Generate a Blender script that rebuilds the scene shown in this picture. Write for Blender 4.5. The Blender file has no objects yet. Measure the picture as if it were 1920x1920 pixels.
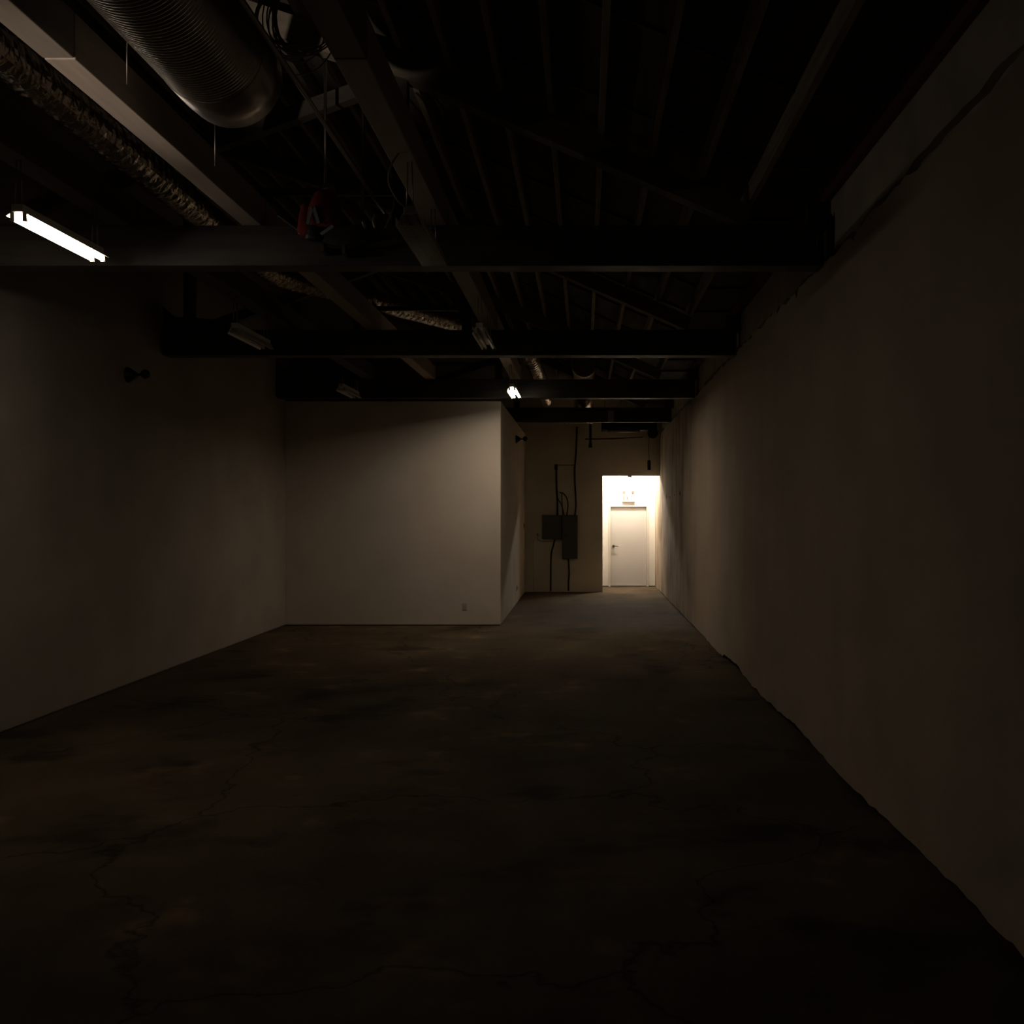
import bpy, bmesh, math, random
from mathutils import Vector, Matrix
R = random.Random(7)
S = bpy.context.scene
COL = S.collection
PI = math.pi
F = 1920.0; VX = 1095.0; VY = 960.0; EYE = 1.85

# ------------------------------------------------------------------ materials
def mat(name, col, rough=0.7, metal=0.0, spec=0.4, vary=0.0, scale=6.0, bump=0.0, bscale=40.0, stretch=(1, 1, 1), emit=None, estr=0.0):
    m = bpy.data.materials.new(name); m.use_nodes = True
    nt = m.node_tree; b = nt.nodes['Principled BSDF']
    b.inputs['Base Color'].default_value = (*col, 1)
    b.inputs['Roughness'].default_value = rough
    b.inputs['Metallic'].default_value = metal
    b.inputs['Specular IOR Level'].default_value = spec
    if emit:
        b.inputs['Emission Color'].default_value = (*emit, 1)
        b.inputs['Emission Strength'].default_value = estr
    tc = nt.nodes.new('ShaderNodeTexCoord')
    mp = nt.nodes.new('ShaderNodeMapping'); mp.inputs['Scale'].default_value = stretch
    nt.links.new(tc.outputs['Object'], mp.inputs['Vector'])
    if vary:
        n = nt.nodes.new('ShaderNodeTexNoise'); n.inputs['Scale'].default_value = scale; n.inputs['Detail'].default_value = 6
        r = nt.nodes.new('ShaderNodeValToRGB')
        r.color_ramp.elements[0].position = 0.3; r.color_ramp.elements[1].position = 0.7
        r.color_ramp.elements[0].color = (*[c * (1 - vary) for c in col], 1)
        r.color_ramp.elements[1].color = (*[min(1, c * (1 + vary)) for c in col], 1)
        nt.links.new(mp.outputs[0], n.inputs['Vector']); nt.links.new(n.outputs['Fac'], r.inputs['Fac'])
        nt.links.new(r.outputs['Color'], b.inputs['Base Color'])
    if bump:
        n2 = nt.nodes.new('ShaderNodeTexNoise'); n2.inputs['Scale'].default_value = bscale; n2.inputs['Detail'].default_value = 5
        bp = nt.nodes.new('ShaderNodeBump'); bp.inputs['Strength'].default_value = bump; bp.inputs['Distance'].default_value = 0.01
        nt.links.new(mp.outputs[0], n2.inputs['Vector']); nt.links.new(n2.outputs['Fac'], bp.inputs['Height'])
        nt.links.new(bp.outputs['Normal'], b.inputs['Normal'])
    return m

def floor_mat():
    m = bpy.data.materials.new('stained_concrete'); m.use_nodes = True
    nt = m.node_tree; b = nt.nodes['Principled BSDF']; L = nt.links
    tc = nt.nodes.new('ShaderNodeTexCoord')
    def noise(s, d=6, st=(1, 1, 1)):
        mp = nt.nodes.new('ShaderNodeMapping'); mp.inputs['Scale'].default_value = st
        L.new(tc.outputs['Object'], mp.inputs['Vector'])
        n = nt.nodes.new('ShaderNodeTexNoise'); n.inputs['Scale'].default_value = s; n.inputs['Detail'].default_value = d
        L.new(mp.outputs[0], n.inputs['Vector']); return n
    def ramp(n, stops):
        r = nt.nodes.new('ShaderNodeValToRGB'); e = r.color_ramp.elements
        e[0].position, e[1].position = stops[0][0], stops[1][0]
        e[0].color, e[1].color = (*stops[0][1], 1), (*stops[1][1], 1)
        L.new(n.outputs['Fac'], r.inputs['Fac']); return r
    base = ramp(noise(1.1, 8), [(0.32, (0.068, 0.050, 0.031)), (0.72, (0.122, 0.091, 0.057))])
    stain = ramp(noise(1.15, 6, (1.0, 1.3, 1)), [(0.32, (0.5, 0.5, 0.5)), (0.44, (1, 1, 1))])
    worn = ramp(noise(2.3, 10), [(0.60, (1, 1, 1)), (0.74, (1.9, 1.75, 1.6))])
    crack = nt.nodes.new('ShaderNodeTexVoronoi'); crack.feature = 'DISTANCE_TO_EDGE'; crack.inputs['Scale'].default_value = 0.33
    wob = noise(1.5, 6)
    add = nt.nodes.new('ShaderNodeVectorMath'); add.operation = 'ADD'
    L.new(tc.outputs['Object'], add.inputs[0]); L.new(wob.outputs['Color'], add.inputs[1]); L.new(add.outputs[0], crack.inputs['Vector'])
    cr = nt.nodes.new('ShaderNodeValToRGB'); cr.color_ramp.elements[0].position = 0.0; cr.color_ramp.elements[1].position = 0.006
    cr.color_ramp.elements[0].color = (0.45, 0.45, 0.45, 1); cr.color_ramp.elements[1].color = (1, 1, 1, 1)
    L.new(crack.outputs['Distance'], cr.inputs['Fac'])
    cur = base.outputs['Color']
    for o in (stain, worn, cr):
        mx = nt.nodes.new('ShaderNodeMix'); mx.data_type = 'RGBA'; mx.blend_type = 'MULTIPLY'; mx.inputs['Factor'].default_value = 1
        L.new(cur, mx.inputs[6]); L.new(o.outputs['Color'], mx.inputs[7]); cur = mx.outputs[2]
    L.new(cur, b.inputs['Base Color'])
    b.inputs['Roughness'].default_value = 0.85; b.inputs['Specular IOR Level'].default_value = 0.05
    n3 = noise(14, 8); bp = nt.nodes.new('ShaderNodeBump'); bp.inputs['Strength'].default_value = 0.35; bp.inputs['Distance'].default_value = 0.015
    L.new(n3.outputs['Fac'], bp.inputs['Height']); L.new(bp.outputs['Normal'], b.inputs['Normal'])
    return m

def dirty_wall_mat(name, col, far):
    m = bpy.data.materials.new(name); m.use_nodes = True
    nt = m.node_tree; b = nt.nodes['Principled BSDF']; L = nt.links
    tc = nt.nodes.new('ShaderNodeTexCoord')
    def noise(s, d, st):
        mp = nt.nodes.new('ShaderNodeMapping'); mp.inputs['Scale'].default_value = st
        L.new(tc.outputs['Object'], mp.inputs['Vector'])
        n = nt.nodes.new('ShaderNodeTexNoise'); n.inputs['Scale'].default_value = s; n.inputs['Detail'].default_value = d
        L.new(mp.outputs[0], n.inputs['Vector']); return n
    def ramp(n, p0, c0, p1, c1):
        r = nt.nodes.new('ShaderNodeValToRGB'); e = r.color_ramp.elements
        e[0].position, e[1].position = p0, p1; e[0].color, e[1].color = (*c0, 1), (*c1, 1)
        L.new(n.outputs['Fac'], r.inputs['Fac']); return r
    a = ramp(noise(1.2, 6, (1, 1, 1)), 0.3, [c * 0.82 for c in col], 0.7, col)
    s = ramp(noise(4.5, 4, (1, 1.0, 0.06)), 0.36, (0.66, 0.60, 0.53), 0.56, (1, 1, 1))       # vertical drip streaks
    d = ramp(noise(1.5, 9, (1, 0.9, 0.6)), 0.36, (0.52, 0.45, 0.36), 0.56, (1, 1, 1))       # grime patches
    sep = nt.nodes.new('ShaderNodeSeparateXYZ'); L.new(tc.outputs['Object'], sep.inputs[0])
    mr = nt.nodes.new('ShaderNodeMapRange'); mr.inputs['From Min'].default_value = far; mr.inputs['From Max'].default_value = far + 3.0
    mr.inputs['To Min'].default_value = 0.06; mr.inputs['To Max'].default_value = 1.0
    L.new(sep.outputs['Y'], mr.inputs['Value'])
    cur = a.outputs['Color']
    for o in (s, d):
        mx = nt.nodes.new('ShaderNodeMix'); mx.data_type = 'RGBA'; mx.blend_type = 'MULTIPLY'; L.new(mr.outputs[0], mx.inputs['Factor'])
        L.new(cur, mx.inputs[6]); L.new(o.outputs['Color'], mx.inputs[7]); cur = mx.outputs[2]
    L.new(cur, b.inputs['Base Color']); b.inputs['Roughness'].default_value = 0.85; b.inputs['Specular IOR Level'].default_value = 0.2
    n3 = noise(9, 8, (1, 1, 0.6)); bp = nt.nodes.new('ShaderNodeBump'); bp.inputs['Strength'].default_value = 0.3; bp.inputs['Distance'].default_value = 0.012
    L.new(n3.outputs['Fac'], bp.inputs['Height']); L.new(bp.outputs['Normal'], b.inputs['Normal'])
    return m

M = dict(
    floor=floor_mat(),
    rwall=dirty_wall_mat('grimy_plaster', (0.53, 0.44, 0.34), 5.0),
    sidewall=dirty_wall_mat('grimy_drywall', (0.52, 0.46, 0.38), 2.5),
    lwall=mat('left_plaster', (0.42, 0.37, 0.31), 0.85, spec=0.2, vary=0.10, scale=1.2, bump=0.15, bscale=8),
    upwall=mat('rough_block_wall', (0.50, 0.44, 0.36), 0.9, spec=0.15, vary=0.2, scale=2.5, bump=0.4, bscale=14),
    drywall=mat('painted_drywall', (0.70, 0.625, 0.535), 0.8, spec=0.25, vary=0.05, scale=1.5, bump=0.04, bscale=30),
    backwall=mat('back_wall_paint', (0.74, 0.67, 0.54), 0.85, spec=0.2, vary=0.08, scale=1.2),
    whitewall=mat('white_recess_paint', (0.80, 0.76, 0.69), 0.75, spec=0.25, vary=0.03, scale=2),
    deck=mat('roof_deck_boards', (0.09, 0.075, 0.06), 0.85, spec=0.2, vary=0.3, scale=2, stretch=(6, 0.6, 1)),
    purlin=mat('purlin_timber', (0.30, 0.26, 0.20), 0.8, spec=0.2, vary=0.25, scale=4, stretch=(6, 0.5, 6)),
    truss=mat('truss_dark_timber', (0.055, 0.045, 0.036), 0.55, spec=0.4, vary=0.35, scale=3, stretch=(0.6, 6, 6), bump=0.1, bscale=10),
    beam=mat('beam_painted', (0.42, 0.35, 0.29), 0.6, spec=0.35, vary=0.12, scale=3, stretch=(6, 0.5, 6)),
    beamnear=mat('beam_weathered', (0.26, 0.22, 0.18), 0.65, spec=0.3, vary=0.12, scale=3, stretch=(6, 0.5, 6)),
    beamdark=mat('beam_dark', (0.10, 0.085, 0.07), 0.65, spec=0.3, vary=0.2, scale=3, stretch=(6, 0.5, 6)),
    galv=mat('galvanised_steel', (0.55, 0.52, 0.49), 0.33, metal=1.0, vary=0.12, scale=5),
    foil=mat('aluminium_foil', (0.58, 0.52, 0.45), 0.24, metal=1.0, bump=0.6, bscale=30),
    steel=mat('conduit_steel', (0.38, 0.35, 0.32), 0.4, metal=1.0),
    enamel=mat('white_enamel', (0.72, 0.69, 0.64), 0.4, spec=0.5, vary=0.03),
    tube_off=mat('unlit_tube_glass', (0.62, 0.60, 0.56), 0.18, spec=0.6),
    tube_dim=mat('lit_tube_left', (0.9, 0.9, 0.88), 0.3, emit=(1.0, 0.86, 0.72), estr=30.0),
    tube_lit=mat('lit_tube_middle', (0.9, 0.9, 0.88), 0.3, emit=(1.0, 0.84, 0.65), estr=88.0),
    tube_rec=mat('lit_tube_recess', (0.9, 0.9, 0.88), 0.3, emit=(1.0, 0.91, 0.79), estr=540.0),
    black=mat('black_plastic', (0.022, 0.02, 0.018), 0.5),
    blackiron=mat('black_iron', (0.03, 0.027, 0.024), 0.5, metal=0.4),
    rust=mat('red_primer_pipe', (0.16, 0.06, 0.04), 0.6, vary=0.2),
    panel=mat('panel_grey_green', (0.075, 0.085, 0.07), 0.5, vary=0.08, scale=8),
    cable=mat('grey_cable', (0.42, 0.40, 0.36), 0.55),
    whitecable=mat('pale_cable', (0.42, 0.38, 0.32), 0.6),
    red=mat('dark_red_cloth', (0.22, 0.028, 0.022), 0.85, vary=0.3, scale=9, bump=0.5, bscale=16),
    greycloth=mat('grey_blue_cloth', (0.24, 0.27, 0.30), 0.85, bump=0.4, bscale=18),
    plate=mat('cover_plate', (0.50, 0.46, 0.40), 0.5),
    doorpaint=mat('door_paint', (0.50, 0.475, 0.44), 0.5, spec=0.35, vary=0.03, scale=1.5),
    doorframe=mat('door_frame_paint', (0.62, 0.57, 0.50), 0.5, spec=0.35, vary=0.03, scale=2),
    chrome=mat('satin_chrome', (0.35, 0.32, 0.29), 0.3, metal=1.0),
    handle=mat('dark_nickel', (0.10, 0.09, 0.08), 0.35, metal=0.8),
    chordwood=mat('chord_timber', (0.19, 0.165, 0.13), 0.8, spec=0.2, vary=0.2, scale=4, stretch=(0.6, 6, 6)),
    signwhite=mat('sign_white', (0.82, 0.80, 0.76), 0.5),
    orange=mat('sign_orange', (0.36, 0.10, 0.01), 0.5),
    tan=mat('sign_tan', (0.19, 0.15, 0.12), 0.6),
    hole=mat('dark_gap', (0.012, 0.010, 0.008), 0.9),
)

# ------------------------------------------------------------------ builders
class MB:
    def __init__(s): s.v = []; s.f = []; s.sm = []
    def add(s, vs, fs, smooth=False):
        o = len(s.v); s.v += [Vector(q) for q in vs]
        for f in fs: s.f.append([i + o for i in f]); s.sm.append(smooth)
        return s
    def box(s, x0, x1, y0, y1, z0, z1):
        vs = [(x, y, z) for z in (z0, z1) for y in (y0, y1) for x in (x0, x1)]
        return s.add(vs, [(0, 2, 3, 1), (4, 5, 7, 6), (0, 1, 5, 4), (2, 6, 7, 3), (0, 4, 6, 2), (1, 3, 7, 5)])
    def bar(s, a, b, w, h, up=(0, 1, 0)):      # w across 'up' direction, h the other way
        a = Vector(a); b = Vector(b); d = (b - a).normalized(); u = Vector(up); u = (u - d * u.dot(d)).normalized(); n = d.cross(u)
        vs = [p + u * (w / 2) * i + n * (h / 2) * j for p in (a, b) for i, j in ((-1, -1), (1, -1), (1, 1), (-1, 1))]
        return s.add(vs, [(3, 2, 1, 0), (4, 5, 6, 7), (0, 1, 5, 4), (1, 2, 6, 5), (2, 3, 7, 6), (3, 0, 4, 7)])
    def tube(s, path, r, n=10, caps=True, jitter=0.0, smooth=True):
        P = [Vector(p) for p in path]; rs = r if isinstance(r, (list, tuple)) else [r] * len(P)
        t0 = (P[1] - P[0]).normalized(); u = Vector((0, 0, 1)) if abs(t0.z) < .9 else Vector((1, 0, 0)); u = (u - t0 * u.dot(t0)).normalized()
        vs = []
        for i, p in enumerate(P):
            t = (P[min(i + 1, len(P) - 1)] - P[max(i - 1, 0)]).normalized()
            u = (u - t * u.dot(t)).normalized(); w = t.cross(u)
            for k in range(n):
                a = 2 * PI * k / n; rr = rs[i] + (R.uniform(-jitter, jitter) if jitter else 0)
                vs.append(p + (u * math.cos(a) + w * math.sin(a)) * rr)
        fs = [(i * n + k, i * n + (k + 1) % n, (i + 1) * n + (k + 1) % n, (i + 1) * n + k) for i in range(len(P) - 1) for k in range(n)]
        s.add(vs, fs, smooth)
        if caps:
            o = len(s.v) - len(vs); s.f.append([o + k for k in range(n)][::-1]); s.sm.append(False)
            q = o + (len(P) - 1) * n; s.f.append([q + k for k in range(n)]); s.sm.append(False)
        return s
    def prism(s, pts, y0, y1):                 # polygon in XZ extruded along Y
        n = len(pts); vs = [(x, y0, z) for x, z in pts] + [(x, y1, z) for x, z in pts]
        fs = [list(range(n)), list(range(2 * n - 1, n - 1, -1))] + [(i, i + n, (i + 1) % n + n, (i + 1) % n) for i in range(n)]
        return s.add(vs, fs)
    def ball(s, c, r, sx=1, sy=1, sz=1, n=12, m=8, jitter=0):
        c = Vector(c); vs = [c + Vector((0, 0, r * sz))]
        for i in range(1, m):
            th = PI * i / m
            for k in range(n):
                a = 2 * PI * k / n; q = 1 + (R.uniform(-jitter, jitter) if jitter else 0)
                vs.append(c + Vector((r * sx * q * math.sin(th) * math.cos(a), r * sy * q * math.sin(th) * math.sin(a), r * sz * q * math.cos(th))))
        vs.append(c - Vector((0, 0, r * sz))); last = len(vs) - 1
        fs = [(0, 1 + k, 1 + (k + 1) % n) for k in range(n)]
        for i in range(m - 2): fs += [(1 + i * n + k, 1 + (i + 1) * n + k, 1 + (i + 1) * n + (k + 1) % n, 1 + i * n + (k + 1) % n) for k in range(n)]
        fs += [(last, 1 + (m - 2) * n + (k + 1) % n, 1 + (m - 2) * n + k) for k in range(n)]
        return s.add(vs, fs, True)
    def build(s, name, m, parent=None, origin=None, bevel=0):
        if parent is not None: o0 = Vector(parent['_o']) if '_o' in parent else Vector((0, 0, 0))
        elif origin is not None: o0 = Vector(origin)
        else:
            xs = [v.x for v in s.v]; ys = [v.y for v in s.v]; zs = [v.z for v in s.v]
            o0 = Vector(((min(xs) + max(xs)) / 2, (min(ys) + max(ys)) / 2, min(zs)))
        me = bpy.data.meshes.new(name); me.from_pydata([v - o0 for v in s.v], [], s.f); me.update()
        bm = bmesh.new(); bm.from_mesh(me); bmesh.ops.recalc_face_normals(bm, faces=bm.faces[:]); bm.to_mesh(me); bm.free()
        for p, q in zip(me.polygons, s.sm): p.use_smooth = q
        me.materials.append(M[m])
        ob = bpy.data.objects.new(name, me); COL.objects.link(ob)
        if parent is not None: ob.parent = parent; ob['_o'] = tuple(o0)
        else: ob.location = o0; ob['_o'] = tuple(o0)
        if bevel:
            b = ob.modifiers.new('bevel', 'BEVEL'); b.width = bevel; b.segments = 2; b.limit_method = 'ANGLE'
        return ob

def tag(o, label, cat, group=None, kind=None):
    o['label'] = label; o['category'] = cat
    if group: o['group'] = group
    if kind: o['kind'] = kind
    return o
def thing(name, label, cat, loc, group=None):
    o = bpy.data.objects.new(name, None); o.empty_display_size = 0.1; COL.objects.link(o); o.location = loc; o['_o'] = tuple(loc)
    return tag(o, label, cat, group)
def struct(name, mb, m, label=None, bevel=0):
    o = mb.build(name, m, bevel=bevel); o['kind'] = 'structure'
    if label: o['label'] = label
    return o
def copy_tree(o, parent=None):
    c = o.copy(); COL.objects.link(c)
    if parent: c.parent = parent
    for ch in list(o.children): copy_tree(ch, c)
    return c
def at(px, py, Y): return Vector(((px - VX) / F * Y, Y, EYE + (VY - py) / F * Y))
def smooth_path(pts, n=8):
    P = [Vector(p) for p in pts]; out = []
    for i in range(len(P) - 1):
        a = P[max(i - 1, 0)]; b = P[i]; c = P[i + 1]; d = P[min(i + 2, len(P) - 1)]
        for k in range(n):
            t = k / n
            out.append(0.5 * ((2 * b) + (c - a) * t + (2 * a - 5 * b + 4 * c - d) * t * t + (3 * b - a - 3 * c + d) * t ** 3))
    out.append(P[-1]); return out

# ------------------------------------------------------------------ room shell
XL, XR, XRU = -4.88, 1.76, 1.86           # left wall, right plaster face, right upper wall
YB, YP, YD = 23.7, 16.68, 25.4            # back wall, partition front, door wall
Y0 = -4.0
LEDGE = 3.69
def zc(x): return 5.01 - (0.435 if x >= -1.23 else 0.33) * (x + 1.23)     # underside of the truss top chord

struct('floor', MB().box(XL - 0.3, XRU + 0.3, Y0, YD + 0.3, -0.2, 0.0), 'floor', 'dark stained concrete floor')
# left wall: upper masonry with thicker plaster below
struct('wall_left', MB().box(XL - 0.25, XL, Y0, YB + 0.2, 0, 6.8), 'lwall', 'tall plastered left wall')
struct('trim_1', MB().box(XL, XL + 0.02, Y0, YP, 0.02, LEDGE - 0.01), 'lwall', 'lower plaster of the left wall')
# right wall: recessed masonry, plaster slab with broken top and bottom edges
struct('wall_right', MB().box(XRU, XRU + 0.25, Y0, YD + 0.2, 0, 4.9), 'upwall', 'rough upper right wall above the broken plaster edge')
mb = MB(); ys = []; y = Y0
while y < YD - 0.05: ys.append(y); y += R.uniform(0.05, 0.16)
ys.append(YD)
top = 0; bot = 0; vs = []
for yy in ys:
    top = 0.8 * top + R.uniform(-0.02, 0.02); bot = 0.82 * bot + R.uniform(-0.012, 0.012)
    amp = 1.0 if yy < 15 else 0.3
    g = 0.055 if yy < 13 else 0.02
    zt = LEDGE + top + (R.uniform(0.03, 0.08) if R.random() < 0.10 else 0) * (-1)
    zb = max(0.006, g + bot * amp + (0.02 * math.sin(yy * 1.7)) * amp)
    vs += [(XR, yy, zb), (XR, yy, zt), (XRU, yy, zt - 0.02), (XRU, yy, zb)]
fs = []
for i in range(len(ys) - 1):
    a, b = 4 * i, 4 * i + 4
    for k in range(4): fs.append((a + k, a + (k + 1) % 4, b + (k + 1) % 4, b + k))
fs += [(0, 1, 2, 3), tuple(4 * (len(ys) - 1) + k for k in (3, 2, 1, 0))]
mb.add(vs, fs)
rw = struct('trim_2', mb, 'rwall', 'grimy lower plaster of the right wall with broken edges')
for hy, hz_, hr in ((21.85, 2.18, 0.035), (21.0, 2.15, 0.016), (19.9, 2.18, 0.016), (18.75, 2.19, 0.042)):
    MB().tube([(XR - 0.001, hy, hz_), (XR - 0.008, hy, hz_)], hr, 12).build('anchor_hole', 'hole', rw)
mb = MB(); vs = []; low = 0
for yy in ys[:-1]:
    low = 0.85 * low + R.uniform(-0.018, 0.018)
    zl = 3.768 + low + (R.uniform(-0.05, 0.03) if R.random() < 0.15 else 0)
    vs += [(XRU - 0.05, yy, max(3.705, zl)), (XRU - 0.05, yy, 4.9), (XRU, yy, 4.9), (XRU, yy, max(3.705, zl))]
fs = []
for i in range(len(ys) - 2):
    a, b = 4 * i, 4 * i + 4
    for k in range(4): fs.append((a + k, a + (k + 1) % 4, b + (k + 1) % 4, b + k))
fs += [(0, 1, 2, 3), tuple(4 * (len(ys) - 2) + k for k in (3, 2, 1, 0))]
mb.add(vs, fs)
struct('trim_6', mb, 'upwall', 'upper plaster of the right wall above the dark crack')
# back wall with the tall doorway at its right end
OPL, OPT = 0.43, 2.69
struct('wall_back', MB().box(XL, OPL, YB, YB + 0.15, 0, 6.8).box(OPL, XR, YB, YB + 0.15, OPT, 6.8).box(XR, XRU, YB, YB + 0.15, LEDGE + 0.02, 6.8), 'backwall', 'dim back wall with a tall doorway')
struct('wall_front', MB().box(XL, XRU, Y0 - 0.2, Y0, 0, 6.8), 'upwall', 'wall behind the viewpoint')
# recess
DX0, DX1, DZ = 0.66, 1.55, 1.985
struct('wall_recess', MB().box(OPL - 0.15, DX0 - 0.05, YD, YD + 0.15, 0, 3.1).box(DX1 + 0.05, XR, YD, YD + 0.15, 0, 3.1).box(DX0 - 0.05, DX1 + 0.05, YD, YD + 0.15, DZ + 0.05, 3.1), 'whitewall', 'white end wall of the lit recess')
struct('wall_return', MB().box(OPL - 0.15, OPL, YB + 0.15, YD, 0, 3.1), 'whitewall')
struct('trim_3', MB().box(OPL - 0.15, XR, YB + 0.15, YD + 0.15, 3.1, 3.2), 'whitewall', 'ceiling of the lit recess')
# door
dr = MB().box(DX0 + 0.004, DX1 - 0.004, YD + 0.055, YD + 0.1, 0.02, DZ - 0.004).build('door_1', 'doorpaint', bevel=0.003); dr['kind'] = 'structure'
dr['label'] = 'plain pale grey door at the end of the lit recess'
fr = MB()
fr.box(DX0 - 0.05, DX0, YD - 0.012, YD + 0.12, 0, DZ + 0.05).box(DX1, DX1 + 0.05, YD - 0.012, YD + 0.12, 0, DZ + 0.05).box(DX0, DX1, YD - 0.012, YD + 0.12, DZ, DZ + 0.05)
fr.build('door_frame', 'doorframe', dr)
MB().box(DX0, DX1, YD - 0.02, YD + 0.11, 0.0, 0.014).build('threshold', 'chrome', dr)
hx, hz = 0.735, 1.0
h = MB().tube([(hx, YD + 0.055, hz), (hx, YD + 0.04, hz)], 0.034, 16).tube([(hx, YD + 0.04, hz), (hx, YD - 0.005, hz)], 0.013, 10)
h.tube(smooth_path([(hx, YD - 0.005, hz), (hx + 0.03, YD - 0.012, hz + 0.004), (hx + 0.075, YD - 0.01, hz), (hx + 0.115, YD - 0.006, hz - 0.006)], 4), [0.012] * 5 + [0.010] * 4 + [0.008] * 4, 10)
h.build('door_handle', 'handle', dr)
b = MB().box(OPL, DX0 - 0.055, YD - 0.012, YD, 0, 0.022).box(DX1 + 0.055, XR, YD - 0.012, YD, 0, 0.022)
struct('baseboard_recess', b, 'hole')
# partition box in the left half
XS = -1.36
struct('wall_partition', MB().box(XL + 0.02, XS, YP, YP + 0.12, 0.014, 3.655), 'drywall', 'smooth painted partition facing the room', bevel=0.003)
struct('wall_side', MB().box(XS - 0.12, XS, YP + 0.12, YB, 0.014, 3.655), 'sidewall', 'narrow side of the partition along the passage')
struct('trim_4', MB().box(XL + 0.02, XS - 0.12, YP + 0.12, YB, 3.56, 3.65), 'drywall', 'lid of the partitioned room')
struct('gap_shade_partition', MB().box(XL + 0.03, XS - 0.01, YP + 0.012, YP + 0.1, 0, 0.014).box(XS - 0.1, XS - 0.012, YP + 0.12, YB, 0, 0.014), 'hole')  # dark strip filling the gap under the partition, shade put into its colour
# roof deck: mono pitch rising to the left with a flat strip at the right wall
def zd(x): return zc(x) + 0.36
pts = [(XL - 0.2, zd(XL - 0.2)), (-1.23, zd(-1.23)), (1.26, zd(1.26)), (XRU + 0.2, zd(1.26))]
poly = pts + [(x, z + 0.1) for x, z in reversed(pts)]
ceil = struct('ceiling', MB().prism(poly, Y0, YB + 0.1), 'deck', 'dark boarded roof sloping up to the left')
for i, yy in enumerate([2.1, 3.36, 4.66, 5.93, 7.2, 8.5, 9.8, 11.1, 12.4, 13.7, 15.0, 16.3, 17.6, 18.9, 20.2, 21.5, 22.8]):
    q = MB()
    for (xa, za), (xb, zb_) in zip(pts[:-1], pts[1:]):
        xa = max(xa, XL + 0.01); xb = min(xb, XRU - 0.01)
        za = zd(xa) if xa < 1.26 else pts[2][1]; zb_ = zd(xb) if xb < 1.26 else pts[2][1]
        q.bar((xa, yy, za - 0.012), (xb, yy, zb_ - 0.012), 0.035, 0.03)
    q.build('deck_batten', 'beamdark', ceil)
# ledger board on top of the right wall
struct('trim_5', MB().box(XRU - 0.095, XRU - 0.052, Y0 + 0.5, YB - 0.02, 4.13, 4.27), 'rust', 'reddish ledger board along the top of the right wall')

# ------------------------------------------------------------------ trusses, purlins, beams
TY = [7.5, 11.8, 16.2, 20.57]
names = ['front', 'second', 'third', 'farthest']
looks = ['dark timber roof truss nearest the viewer, behind the left glowing lamp',
         'dark timber roof truss second from the viewer, crossing behind two unlit lamps',
         'dark timber roof truss just in front of the partition top',
         'dark timber roof truss farthest back, over the passage beside the partition']
for i, ty in enumerate(TY):
    a, c = ty, ty + 0.2
    t = thing('roof_truss', looks[i], 'roof truss', (-1.5, ty + 0.1, 3.655), 'roof trusses across the hall')
    zb = 3.655 if i < 3 else 3.66
    MB().box(XL + 0.022, XR - 0.002, a, c, zb, 3.95).build('bottom_chord', 'truss', t, bevel=0.006)
    q = MB(); xs = [XL + 0.01, -1.23, 1.20]
    q.prism([(xs[0], zc(xs[0])), (xs[1], zc(xs[1])), (1.20, 3.952), (1.24, 4.10), (xs[1], zc(xs[1]) + 0.195), (xs[0], zc(xs[0]) + 0.195)], a + 0.03, c - 0.03)
    q.build('top_chord', 'chordwood', t)
    MB().bar((-4.40, ty + 0.1, 3.98), (-1.42, ty + 0.1, 5.06), 0.10, 0.11).build('web_brace', 'truss', t)
    for x in (-4.58, -1.36):
        MB().box(x - 0.055, x + 0.055, a + 0.045, c - 0.045, 3.952, zc(x) - 0.002).build('post', 'truss', t)
    MB().box(1.64, XRU - 0.055, a + 0.005, c - 0.005, 3.952, 4.12).build('end_post', 'truss', t)
    MB().prism([(XL + 0.024, 3.952), (XL + 0.024, 4.22), (-4.72, 4.10), (-4.18, 4.07), (-4.02, 3.952)], a + 0.002, a + 0.03).build('gusset_plate', 'truss', t)
    MB().bar((-2.75, ty + 0.03, 4.20), (-1.0, ty + 0.03, 4.20), 0.04, 0.05).build('tie_bar', 'truss', t)
# purlins
order = ['first', 'second', 'third', 'fourth', 'fifth', 'sixth', 'seventh', 'eighth', 'ninth', 'tenth', 'eleventh', 'twelfth', 'thirteenth', 'fourteenth', 'fifteenth', 'sixteenth', 'seventeenth']
for k in range(17):
    x = 1.24 - 0.371 * k
    z = zc(x) + 0.2
    o = MB().box(x - 0.021, x + 0.021, 1.0, YB - 0.02, z + 0.006, z + 0.152).build('roof_purlin', 'purlin')
    tag(o, f'{order[k]} slim timber purlin under the sloping roof, counted from the right wall', 'roof purlin', 'purlins under the roof deck')
# longitudinal beams
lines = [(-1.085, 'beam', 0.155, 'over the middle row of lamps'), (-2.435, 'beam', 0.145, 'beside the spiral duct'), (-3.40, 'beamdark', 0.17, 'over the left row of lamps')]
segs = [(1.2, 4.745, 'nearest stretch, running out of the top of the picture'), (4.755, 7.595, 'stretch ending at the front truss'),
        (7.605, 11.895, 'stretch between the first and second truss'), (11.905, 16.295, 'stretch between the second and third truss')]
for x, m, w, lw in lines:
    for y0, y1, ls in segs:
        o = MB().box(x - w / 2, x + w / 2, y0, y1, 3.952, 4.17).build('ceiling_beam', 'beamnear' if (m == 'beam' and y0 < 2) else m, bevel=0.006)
        tag(o, ('pale' if m == 'beam' else 'dark') + f' ceiling beam {lw}, {ls}', 'beam', 'ceiling beams along the hall')

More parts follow.
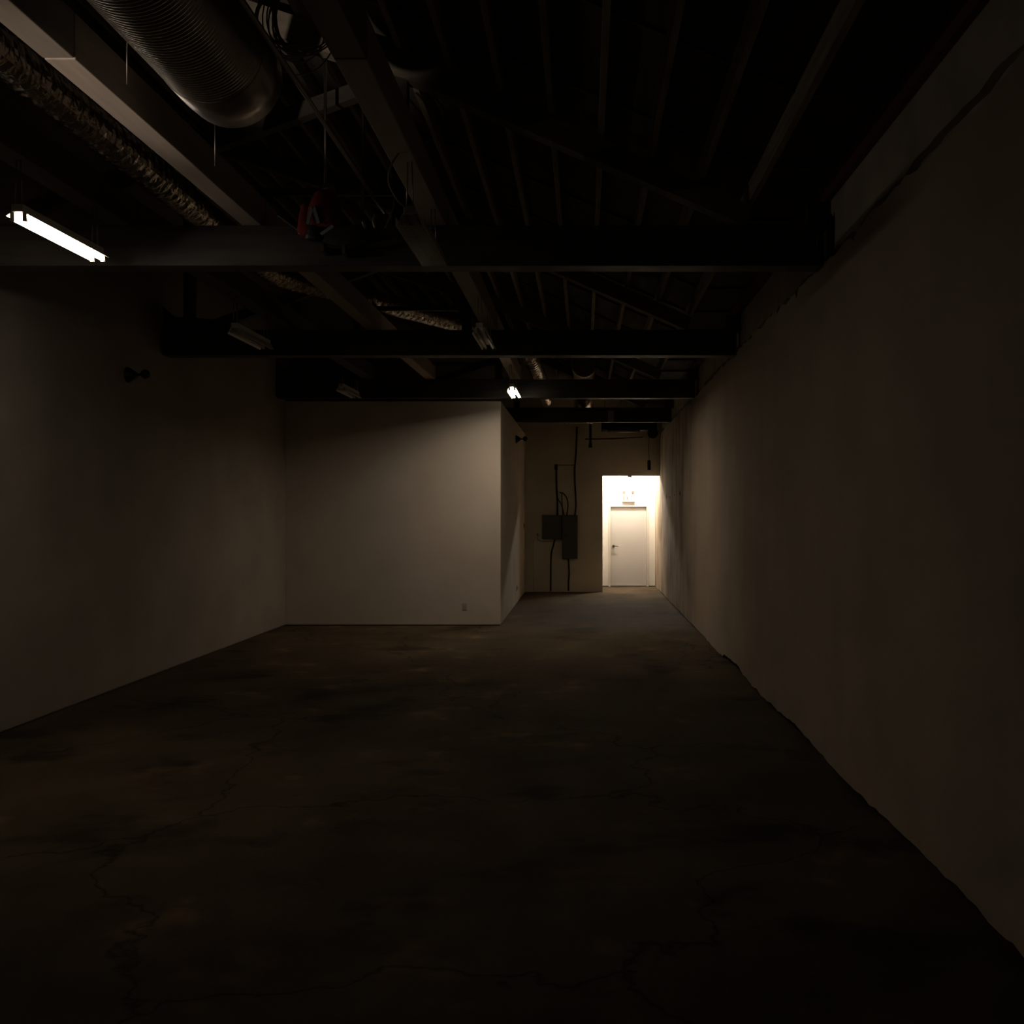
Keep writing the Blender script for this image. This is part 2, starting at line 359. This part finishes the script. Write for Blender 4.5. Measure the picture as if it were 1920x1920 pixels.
# ------------------------------------------------------------------ strip lights
LEN = 1.03
def strip_light(loc, label, tube, guard=False, rod=0.268, wz=0.008):
    t = thing('strip_light', label, 'strip light', loc, 'hanging strip lights')
    x, y, z = loc; y0, y1 = y - LEN / 2, y + LEN / 2
    MB().box(x - 0.034, x + 0.034, y0, y1, z + 0.066, z + 0.112).build('housing', 'enamel', t, bevel=0.003)
    q = MB()
    prof = [(-0.076, wz), (-0.072, wz), (-0.040, 0.064), (0.040, 0.064), (0.072, wz), (0.076, wz), (0.042, 0.069), (-0.042, 0.069)]
    q.prism([(x + a, z + b) for a, b in prof], y0 + 0.012, y1 - 0.012)
    q.build('reflector', 'enamel', t)
    for s in (-1, 1):
        MB().tube([(x + s * 0.037, y0 + 0.03, z + 0.034), (x + s * 0.037, y1 - 0.03, z + 0.034)], 0.017, 10).build('tube', tube, t)
        for yy in (y0 + 0.014, y1 - 0.03):
            MB().box(x + s * 0.037 - 0.012, x + s * 0.037 + 0.012, yy, yy + 0.016, z + 0.014, z + 0.066).build('lampholder', 'plate', t)
    for yy in (y0 + 0.02, y1 - 0.06):
        for s in (-1, 1):
            MB().tube([(x + s * 0.02, yy, z + 0.112), (x + s * 0.012, yy, z + 0.112 + rod)], 0.0035, 6).build('hanger_rod', 'steel', t)
    if guard:
        q = MB(); n = 34
        for i in range(n + 1):
            yy = y0 + 0.02 + (LEN - 0.04) * i / n
            q.bar((x - 0.082, yy, z - 0.004), (x + 0.082, yy, z - 0.004), 0.003, 0.005)
            for s in (-1, 1): q.bar((x + s * 0.085, yy, z - 0.004), (x + s * 0.085, yy, z + 0.05), 0.003, 0.003)
        for xx in (-0.084, -0.028, 0.028, 0.084): q.bar((x + xx, y0, z), (x + xx, y1, z), 0.004, 0.004, (1, 0, 0))
        q.build('wire_guard', 'enamel', t)
    return t
ZL = 3.57
L1 = strip_light((-3.37, 6.60, ZL), 'glowing twin-tube strip light hanging near the left wall', 'tube_dim', wz=0.044)
strip_light((-1.045, 6.64, ZL), 'unlit strip light with a wire guard, hanging before the front truss', 'tube_off', True)
strip_light((-3.38, 10.42, ZL), 'unlit strip light in front of the second truss, nearer the left wall', 'tube_off')
strip_light((-1.01, 10.42, ZL), 'unlit strip light in front of the second truss, middle row', 'tube_off')
strip_light((-3.46, 15.1, ZL), 'unlit strip light over the left part of the partition', 'tube_off')
L2 = strip_light((-1.025, 15.1, ZL), 'small glowing strip light near the partition corner', 'tube_lit')
L2.rotation_euler.y = math.radians(-4)          # hangs slightly rolled
# lamp in the recess
t = thing('ceiling_lamp', 'lit lamp under the recess ceiling above the door, mostly hidden by the doorway header', 'lamp', (1.1, 24.75, 2.93))
MB().box(0.75, 1.45, 24.68, 24.82, 3.03, 3.098).build('housing', 'enamel', t)
MB().tube([(0.78, 24.75, 2.99), (1.42, 24.75, 2.99)], 0.024, 12).build('tube', 'tube_rec', t)
for xx in (0.765, 1.435): MB().box(xx - 0.012, xx + 0.012, 24.735, 24.765, 2.96, 3.03).build('lampholder', 'plate', t)
t = thing('door_bracket', 'small notched bracket under the doorway header', 'bracket', (1.06, YB + 0.07, 2.64))
MB().prism([(1.015, OPT), (1.105, OPT), (1.108, 2.645), (1.085, 2.652), (1.06, 2.665), (1.035, 2.654), (1.012, 2.650)], YB + 0.05, YB + 0.09).build('plate', 'tan', t)

# ------------------------------------------------------------------ exit sign
sx, sz = 1.10, 2.09
t = thing('exit_sign', 'white exit sign with two lamp heads above the recess door', 'exit sign', (sx, YD - 0.03, sz))
MB().box(sx - 0.15, sx + 0.15, YD - 0.055, YD, sz + 0.02, sz + 0.2).build('housing', 'signwhite', t, bevel=0.004)
MB().box(sx - 0.155, sx + 0.155, YD - 0.065, YD, sz, sz + 0.018).build('lower_ledge', 'tan', t)
yl0, yl1 = YD - 0.060, YD - 0.0545
def stroke(q, x0, z0, x1, z1, w=0.016):
    q.bar((x0, (yl0 + yl1) / 2, z0), (x1, (yl0 + yl1) / 2, z1), yl1 - yl0, w)
zb, zt = sz + 0.045, sz + 0.165
q = MB(); x = sx - 0.125; stroke(q, x + .008, zb, x + .008, zt)
for zz in (zb + .008, (zb + zt) / 2, zt - .008): stroke(q, x + .016, zz, x + .055, zz)
q.build('letter', 'orange', t)
q = MB(); x = sx - 0.058; stroke(q, x, zb, x + .058, zt); stroke(q, x + .058, zb, x, zt); q.build('letter', 'orange', t)
q = MB(); x = sx + 0.022; stroke(q, x, zb, x, zt); q.build('letter', 'orange', t)
q = MB(); x = sx + 0.085; stroke(q, x, zb, x, zt - .016); stroke(q, x - .035, zt - .008, x + .035, zt - .008); q.build('letter', 'orange', t)
for s in (-1, 1):
    hh = MB().tube([(sx + s * 0.10, YD - 0.03, sz + 0.2), (sx + s * 0.10, YD - 0.03, sz + 0.225)], 0.01, 8)
    hh.tube([(sx + s * 0.10, YD - 0.0, sz + 0.26), (sx + s * 0.11, YD - 0.06, sz + 0.255), (sx + s * 0.113, YD - 0.085, sz + 0.25)], [0.024, 0.036, 0.038], 14)
    hh.build('lamp_head', 'tan', t)

# ------------------------------------------------------------------ electrical panels, conduits on the back wall
def P(px, py, Y=YB): return at(px, py, Y)
def pipe(name, pts, r, m, label, cat, n=8, sm=5, group=None):
    o = MB().tube(smooth_path(pts, sm) if len(pts) > 2 else pts, r, n).build(name, m); return tag(o, label, cat, group)
def panel(x0, x1, z0, z1, d, label):
    t = thing('electrical_panel', label, 'electrical panel', ((x0 + x1) / 2, YB - d / 2, z0), 'electrical panels on the back wall')
    MB().box(x0, x1, YB - d, YB, z0, z1).build('cabinet', 'panel', t, bevel=0.004)
    return MB().box(x0 + 0.02, x1 - 0.02, YB - d - 0.012, YB - d, z0 + 0.02, z1 - 0.02).build('door', 'panel', t, bevel=0.003)
t = panel(-0.965, -0.515, 1.233, 1.776, 0.12, 'wide low grey-green electrical panel, left of the tall one')
MB().box(-0.895, -0.835, YB - 0.145, YB - 0.132, 1.515, 1.54).build('latch', 'black', t)
t = panel(-0.505, -0.148, 0.776, 1.776, 0.15, 'tall dark electrical panel left of the lit doorway')
MB().box(-0.435, -0.375, YB - 0.175, YB - 0.162, 1.305, 1.33).build('latch', 'black', t)
yw = YB - 0.03
def W(px, py, off=0.03): return at(px, py, YB - off)
pipe('conduit', [W(1045, 966.5), W(1045, 940), W(1043.5, 915), W(1043, 876)], 0.022, 'black', 'black conduit rising from the wide panel to a joint', 'conduit')
t = tag(MB().box(-0.68, -0.61, YB - 0.06, YB - 0.002, 2.83, 2.95).build('junction_box', 'black', bevel=0.004), 'small black junction box atop the conduit from the wide panel', 'junction box')
pipe('wire', [at(1044, 872, YB - 0.008), at(1078.5, 872, YB - 0.008)], 0.006, 'black', 'thin level wire between the two rising conduits', 'wire')
pipe('conduit', [W(1078, 966), W(1080, 945), W(1078, 905), W(1077.5, 880), W(1080, 850), W(1082, 800)], 0.02, 'black', 'long black conduit from the tall panel up to the roof', 'conduit')
pipe('cable', [W(1058, 966, .05), W(1052, 945, .05), W(1046, 935, .066), W(1045, 918, .07)], 0.012, 'black', 'black cable slanting from the tall panel to the left conduit', 'cable')
pipe('cable', [W(1062.5, 966, .09), W(1065, 950, .09), W(1063, 935, .09), W(1057, 926, .09), W(1049, 923, .1)], 0.014, 'black', 'black cable looping over beside the tall panel', 'cable')
pipe('conduit', [W(1055, 966), W(1054, 945), W(1053, 926)], 0.010, 'black', 'short black stub between the slanting and looping cables', 'conduit')
pipe('cable', [W(1040, 1011), W(1037, 1025), W(1034, 1036), W(1033, 1055), W(1032.5, 1108)], 0.018, 'black', 'thick black cable bending down from the wide panel to the floor', 'cable')
pipe('conduit', [W(1066, 1048), W(1067, 1075), W(1066, 1090), W(1066, 1108)], 0.02, 'black', 'black conduit from the tall panel down to the floor', 'conduit')
pipe('pipe', [at(1001, 1013, YB - .015), at(1001, 1108, YB - .015)], 0.011, 'backwall', 'thin painted pipe on the wall left of the panels', 'pipe')
t = thing('switch_box', 'small pale switch box left of the wide panel', 'switch box', tuple(W(1008.5, 1010)))
MB().box(-1.10, -1.04, YB - 0.05, YB - 0.001, 1.27, 1.38).build('box', 'plate', t, bevel=0.004)
MB().box(-1.08, -1.06, YB - 0.062, YB - 0.05, 1.31, 1.34).build('toggle', 'black', t)
pipe('cable', [W(1008, 1009), W(1011, 1013), W(1017, 1015), W(1035, 1014.5), W(1052.5, 1014)], 0.009, 'whitecable', 'pale cable from the switch box to the tall panel', 'cable')

# outlets and switch
def cover(axis, c, name, label, cat):
    x, y, z = c; t = thing(name, label, cat, c)
    if axis == 'y':
        t = MB().box(x - 0.036, x + 0.036, y - 0.008, y, z - 0.058, z + 0.058).build('cover_plate', 'plate', t, bevel=0.003)
        for dz in (-0.022, 0.022): MB().box(x - 0.014, x + 0.014, y - 0.011, y - 0.008, z + dz - 0.013, z + dz + 0.013).build('socket', 'plate', t)
    else:
        t = MB().box(x, x + 0.01, y - 0.04, y + 0.04, z - 0.06, z + 0.06).build('cover_plate', 'tan', t, bevel=0.003)
        MB().box(x + 0.01, x + 0.016, y - 0.01, y + 0.01, z - 0.02, z + 0.02).build('toggle' if 'switch' in name else 'socket', 'black', t)
cover('y', (-1.945, YP, 0.31), 'wall_outlet', 'pale wall outlet low on the partition front', 'wall outlet')
cover('x', (XS, 20.7, 0.31), 'wall_outlet', 'small wall outlet low on the narrow side of the partition', 'wall outlet')
cover('x', (XS, 23.1, 1.54), 'light_switch', 'dark light switch at the far end of the partition side', 'light switch')
# flood lights on walls
def flood(x, y, z, s, label):
    t = thing('flood_light', label, 'flood light', (x, y, z), 'dark flood lights on the walls')
    MB().tube([(x, y, z), (x + 0.02 * s, y, z), (x + 0.10 * s, y, z)], [0.085, 0.08, 0.028], 14).build('wall_base', 'black', t)
    MB().tube([(x + 0.09 * s, y, z), (x + 0.16 * s, y, z + 0.005)], 0.014, 8).build('arm', 'black', t)
    MB().ball((x + 0.19 * s, y, z + 0.008), 0.05).build('lamp_head', 'black', t)
flood(XS, 20.4, 3.30, 1, 'dark flood light on the narrow side of the partition, above head height')
flood(XL + 0.02, 10.9, 3.31, 1, 'dark flood light on the left wall below the second truss')

# ------------------------------------------------------------------ ducts
# spiral duct, upper left
cx, cz, r0, ye = -1.83, 4.11, 0.257, 5.0
t = thing('spiral_duct', 'big ribbed metal duct in the upper left with a smooth end collar', 'duct', (cx, ye, cz))
path = []; rr = []; y = 1.6
while y < ye:
    for d, e in ((0, 0.0), (0.006, 0.007), (0.012, 0.007), (0.018, 0.0)): path.append((cx, y + d, cz)); rr.append(r0 + e)
    y += 0.026
MB().tube(path, rr, 48).build('ribbed_pipe', 'galv', t)
MB().tube([(cx, ye - 0.01, cz), (cx, ye, cz), (cx, ye + 0.2, cz), (cx, ye + 0.34, cz), (cx, ye + 0.36, cz)], [r0 + 0.004, r0 + 0.012, r0 + 0.012, r0 + 0.002, r0 - 0.05], 48).build('collar', 'galv', t)
MB().tube([(cx + 0.0, ye + 0.30, cz + 0.1), (cx - 0.0, ye + 0.30, zc(cx) + 0.34)], 0.004, 6).build('hanger_wire', 'steel', t)
for nm, (px, pa, pb, Y) in {'a': (403, 238, 312, 5.6), 'b': (238, 40, 158, 4.6)}.items():
    q0 = at(px, pa - 60, Y); q1 = at(px, pb, Y)
    tag(MB().tube([q0, q1], 0.003, 6).build('hanger_wire', 'steel'), 'thin loose wire hanging below the end of the spiral duct' if nm == 'a' else 'thin loose wire hanging left of the spiral duct', 'wire')
# foil flex duct, left
def crumple(path, r, n=30):
    P_ = smooth_path(path, 10); D = [0]
    for a, b in zip(P_[:-1], P_[1:]): D.append(D[-1] + (b - a).length)
    out = []; k = 0; st = 0.022; d = 0
    while d < D[-1]:
        while D[k + 1] < d: k += 1
        out.append(P_[k].lerp(P_[k + 1], (d - D[k]) / (D[k + 1] - D[k]))); d += st
    rr = [r * (1 + 0.035 * math.sin(i * 1.26) + R.uniform(-0.02, 0.02)) for i in range(len(out))]
    return MB().tube(out, rr, n, jitter=r * 0.028, smooth=False)
fl = crumple([(-3.08, 2.6, 4.30), (-3.08, 5.0, 4.28), (-3.08, 7.6, 4.26), (-3.14, 9.6, 4.28), (-3.12, 10.7, 4.31), (-2.62, 11.55, 4.31), (-2.35, 12.15, 4.32), (-1.75, 13.3, 4.34), (-1.25, 14.3, 4.345), (-0.92, 15.3, 4.33), (-0.77, 16.9, 4.16), (-0.75, 18.4, 4.06), (-0.74, 19.9, 4.02)], 0.118)
tag(fl.build('flexible_duct', 'foil'), 'long crinkled foil duct snaking over the trusses', 'duct')
# round duct over the passage
t = thing('round_duct', 'round metal duct over the passage with its blank end facing the room', 'duct', (0, 17.3, 4.3))
MB().tube([(0, 17.3, 4.33), (0, 19.6, 4.33)], 0.205, 32).build('pipe', 'galv', t)
MB().tube([(0, 17.27, 4.33), (0, 17.3, 4.33), (0, 17.36, 4.33)], [0.20, 0.212, 0.212], 32).build('end_cap', 'galv', t)
MB().tube(smooth_path([(0, 19.6, 4.33), (0, 20.1, 4.30), (0, 20.95, 4.12), (0.0, 21.2, 3.94)], 8), 0.205, 28).build('elbow', 'foil', t)
fl = crumple([(0.16, 21.45, 3.82), (0.02, 21.4, 3.82), (-0.4, 21.4, 3.81), (-0.85, 21.4, 3.84)], 0.12)
tag(fl.build('duct_branch', 'foil'), 'short level foil duct below the farthest truss', 'duct')

# ------------------------------------------------------------------ cables, pipes at the front truss
YF = 7.36
pipe('conduit', [(-1.47, 2.6, 4.05), (-1.47, 5.0, 4.05), (-1.465, 7.49, 4.04)], 0.013, 'steel', 'slim steel conduit running beside the middle ceiling beam to the front truss', 'conduit')
pipe('pipe', [at(610, 110, YF), at(610, 346, YF)], 0.012, 'steel', 'upright pipe above the dark red bundle', 'pipe')
pipe('pipe', [at(681, 205, YF), at(681, 330, YF), at(680, 400, YF), at(681, 416, YF - .02), at(686, 427, YF)], 0.013, 'steel', 'upright pipe right of the dark red bundle, bent at its foot', 'pipe')
pipe('pipe', [at(702, 402, YF), at(700, 415, YF), at(704, 428, YF)], 0.012, 'steel', 'short bent pipe stub on the front truss', 'pipe')
# coil of cable
q = MB(); pts = []
cc = at(562, 22, 5.66)
nt_ = 14
for i in range(nt_ * 28):
    a = 2 * PI * i / 28; k = i / 28
    rx = 0.172 + 0.05 * math.sin(k * 2.4) ; rz = 0.237 + 0.04 * math.sin(k * 1.1 + 1)
    ox = 0.03 * math.sin(k * 1.3); oz = -0.02 * math.sin(k * 0.7); yy = 0.06 * (k / nt_ - 0.5) + 0.012 * math.sin(k * 4)
    pts.append(cc + Vector((ox + rx * math.cos(a), yy + 0.05 * math.sin(a), oz + rz * math.sin(a) + 0.25 * rx * math.cos(a) * 0.4)))
q.tube(pts, 0.0045, 6)
big = [cc + Vector((-0.02 + 0.23 * math.cos(a), 0.05, 0.0 + 0.33 * math.sin(a))) for a in [2 * PI * i / 30 for i in range(31)]]
q.tube(big, 0.0045, 6)
tag(q.build('cable_coil', 'cable'), 'big loose coil of cable hanging beside the middle ceiling beam', 'cable coil')
# sagging hose with clips
t = thing('hose', 'dark hose sagging across the front truss under the red bundle', 'hose', tuple(at(640, 470, YF)))
MB().tube(smooth_path([at(520, 402, YF), at(550, 424, YF), at(585, 449, YF), (at(615, 461, YF)), at(645, 464, YF), at(680, 456, YF), at(712, 437, YF)], 6), 0.012, 10).build('tube', 'black', t)
for px, py in ((605, 459), (645, 464)):
    c0 = at(px, py, YF)
    MB().box(c0.x - 0.012, c0.x + 0.012, YF - 0.018, 7.5, c0.z - 0.045, c0.z + 0.016).build('clip', 'chrome', t)
# red bundle
t = thing('cloth_bundle', 'dark red cloth bundle with grey top and stripes hanging on the front truss', 'bundle', tuple(at(600, 450, YF - 0.03)))
def bag(cxp, cyp, wp, hp, Y, mname, nm, tap=0.5, jit=0.03):
    q = MB(); n, m_ = 18, 12; c0 = at(cxp, cyp, Y); sc = Y / F; vs = []
    for i in range(m_ + 1):
        f = i / m_; z = c0.z + hp * sc * (0.5 - f)
        w = wp * sc / 2 * (tap + (1 - tap) * math.sin(min(1, f * 1.15 + 0.12) * PI / 2)) * (0.35 if i in (0,) else (0.55 if i == m_ else 1))
        for k in range(n):
            a = 2 * PI * k / n; j = 1 + 0.10 * math.sin(3 * a + i * 0.35) + R.uniform(-jit, jit)
            vs.append((c0.x + w * j * math.cos(a), c0.y + min(0.09, w * 0.8) * j * math.sin(a), z))
    fs = [(i * n + k, i * n + (k + 1) % n, (i + 1) * n + (k + 1) % n, (i + 1) * n + k) for i in range(m_) for k in range(n)]
    fs += [tuple(range(n)), tuple(range(m_ * n, m_ * n + n))]
    q.add(vs, fs, True); return q.build(nm, mname, t)
bag(608, 392, 62, 72, YF - 0.06, 'red', 'cloth_body', 0.45)
bag(573, 412, 28, 62, YF - 0.07, 'red', 'cloth_fold', 0.6)
MB().ball(at(615, 356, YF - 0.05), 0.052, 1, 0.9, 1.0, jitter=0.04).build('knot', 'greycloth', t)
q = MB()
for a, b_ in (((586, 388), (577, 420)), ((588, 388), (598, 420)), ((602, 440), (625, 424))):
    q.bar(at(*a, YF - 0.155), at(*b_, YF - 0.155), 0.02, 0.022)
q.build('stripe', 'greycloth', t)
bag(590, 437, 34, 30, YF - 0.07, 'black', 'lower_flap', 0.8)
# cable whips above the guarded lamp
pipe('cable', [(-1.085, 6.0, 3.951), (-1.12, 5.97, 3.88), (-1.14, 5.98, 3.78), (-1.10, 6.02, 3.69), (-1.06, 6.078, 3.66)], 0.006, 'cable', 'short curved cable feeding the guarded strip light', 'cable')
pipe('cable', [at(738, 366, 7.502), at(738, 385, 7.48), at(732, 404, 7.47), at(722, 428, 7.492)], 0.006, 'cable', 'loose cable dangling left of the guarded strip light', 'cable')

# black conduit elbow at right end of the front truss
pipe('conduit', [(1.70, 7.44, 3.40 + .30), (1.70, 7.40, 3.85), (1.74, 7.40, 3.97), (1.775, 7.40, 3.99), (1.788, 7.40, 3.93), (1.788, 7.42, 3.72)], 0.02, 'blackiron', 'black hooked conduit at the right end of the front truss', 'conduit')

# ------------------------------------------------------------------ heater and pipes above the doorway
YH = 22.4
def H(px, py, dy=0): return at(px, py, YH + dy)
t = thing('unit_heater', 'dark unit heater hung above the doorway header, with a round fan', 'heater', tuple(H(1190, 815)))
a, c = H(1128, 786), H(1232, 806)
MB().box(a.x, c.x, YH, YH + 0.5, c.z, a.z).build('cabinet', 'blackiron', t, bevel=0.01)
MB().tube([H(1140, 808), H(1200, 808)], 0.04, 12).build('burner_pipe', 'steel', t)
fh = MB().tube([H(1224, 812, -.01), H(1224, 812, .05)], 0.12, 20).build('fan_housing', 'blackiron', t)
MB().tube([H(1224, 812, -.03), H(1224, 812, -.01)], 0.05, 16).build('fan_hub', 'black', fh)
for px in (1134, 1226):
    p0 = H(px, 787, .25); MB().tube([p0, (p0.x, p0.y, zc(p0.x) + 0.3)], 0.008, 6).build('hanger_rod', 'steel', t)
pipe('pipe', [at(1107, 712, 22.0), at(1107, 828, 22.0), at(1107, 836, 22.0)], [0.028] * 6 + [0.04] * 5, 'blackiron', 'short black drop pipe with a cap, left of the heater', 'pipe')
pipe('pipe', [at(1097, 823.5, 22.04), at(1150, 822.5, 22.04), at(1205, 820, 22.04)], 0.016, 'rust', 'thin rusty level pipe below the heater', 'pipe')
t = thing('pendant_cable', 'black plug on a thin cable hanging right above the doorway', 'cable', tuple(at(1217, 882, 23.2)))
MB().tube([at(1217, 815, 23.2), at(1216.6, 840, 23.2), at(1217, 864, 23.2)], 0.006, 6).build('cable', 'black', t)
a, c = at(1214, 863, 23.2), at(1220, 882, 23.2)
MB().box(a.x, c.x, 23.17, 23.23, c.z, a.z).build('plug', 'black', t, bevel=0.006)
# pale hanging lamp shapes by the heater
t = thing('hanging_tag', 'small grey slab hanging in front of the farthest truss', 'tag', tuple(at(1146, 791, 20.4)))
a, c = at(1140, 770, 20.45), at(1151, 790, 20.45)
MB().box(a.x, c.x, 20.44, 20.50, c.z, a.z).build('plate', 'cable', t, bevel=0.01)
MB().tube([at(1145, 771, 20.46), at(1145, 690, 20.46)], 0.005, 6).build('hanger_wire', 'steel', t)

# ------------------------------------------------------------------ unseen spot added low behind the viewpoint to light the beams and duct
sp = bpy.data.lights.new('added_floor_spot', 'SPOT'); so = bpy.data.objects.new('added_floor_spot', sp); COL.objects.link(so)
so.location = (-3.5, -0.8, 0.4); tgt = Vector((-2.42, 4.95, 3.95))
so.rotation_euler = (tgt - so.location).to_track_quat('-Z', 'Y').to_euler()
sp.energy = 950; sp.color = (1.0, 0.82, 0.68); sp.spot_size = math.radians(11.5); sp.spot_blend = 1.0; sp.shadow_soft_size = 0.05
# ------------------------------------------------------------------ camera, world, view
for o in bpy.data.objects:
    if '_o' in o: del o['_o']
cam = bpy.data.cameras.new('camera'); co = bpy.data.objects.new('camera', cam); COL.objects.link(co)
co.location = (0, 0, EYE); co.rotation_euler = (PI / 2, 0, 0)
cam.sensor_width = 36; cam.sensor_fit = 'HORIZONTAL'; cam.lens = 36.0 * F / 1920; cam.shift_x = -(VX - 960) / 1920; cam.clip_end = 200
S.camera = co
w = bpy.data.worlds.new('night'); S.world = w; w.use_nodes = True
w.node_tree.nodes['Background'].inputs[0].default_value = (0.002, 0.002, 0.002, 1)
vs_ = S.view_settings; vs_.view_transform = 'Standard'; vs_.look = 'None'; vs_.exposure = 0.0; vs_.gamma = 1.0; vs_.use_curve_mapping = False
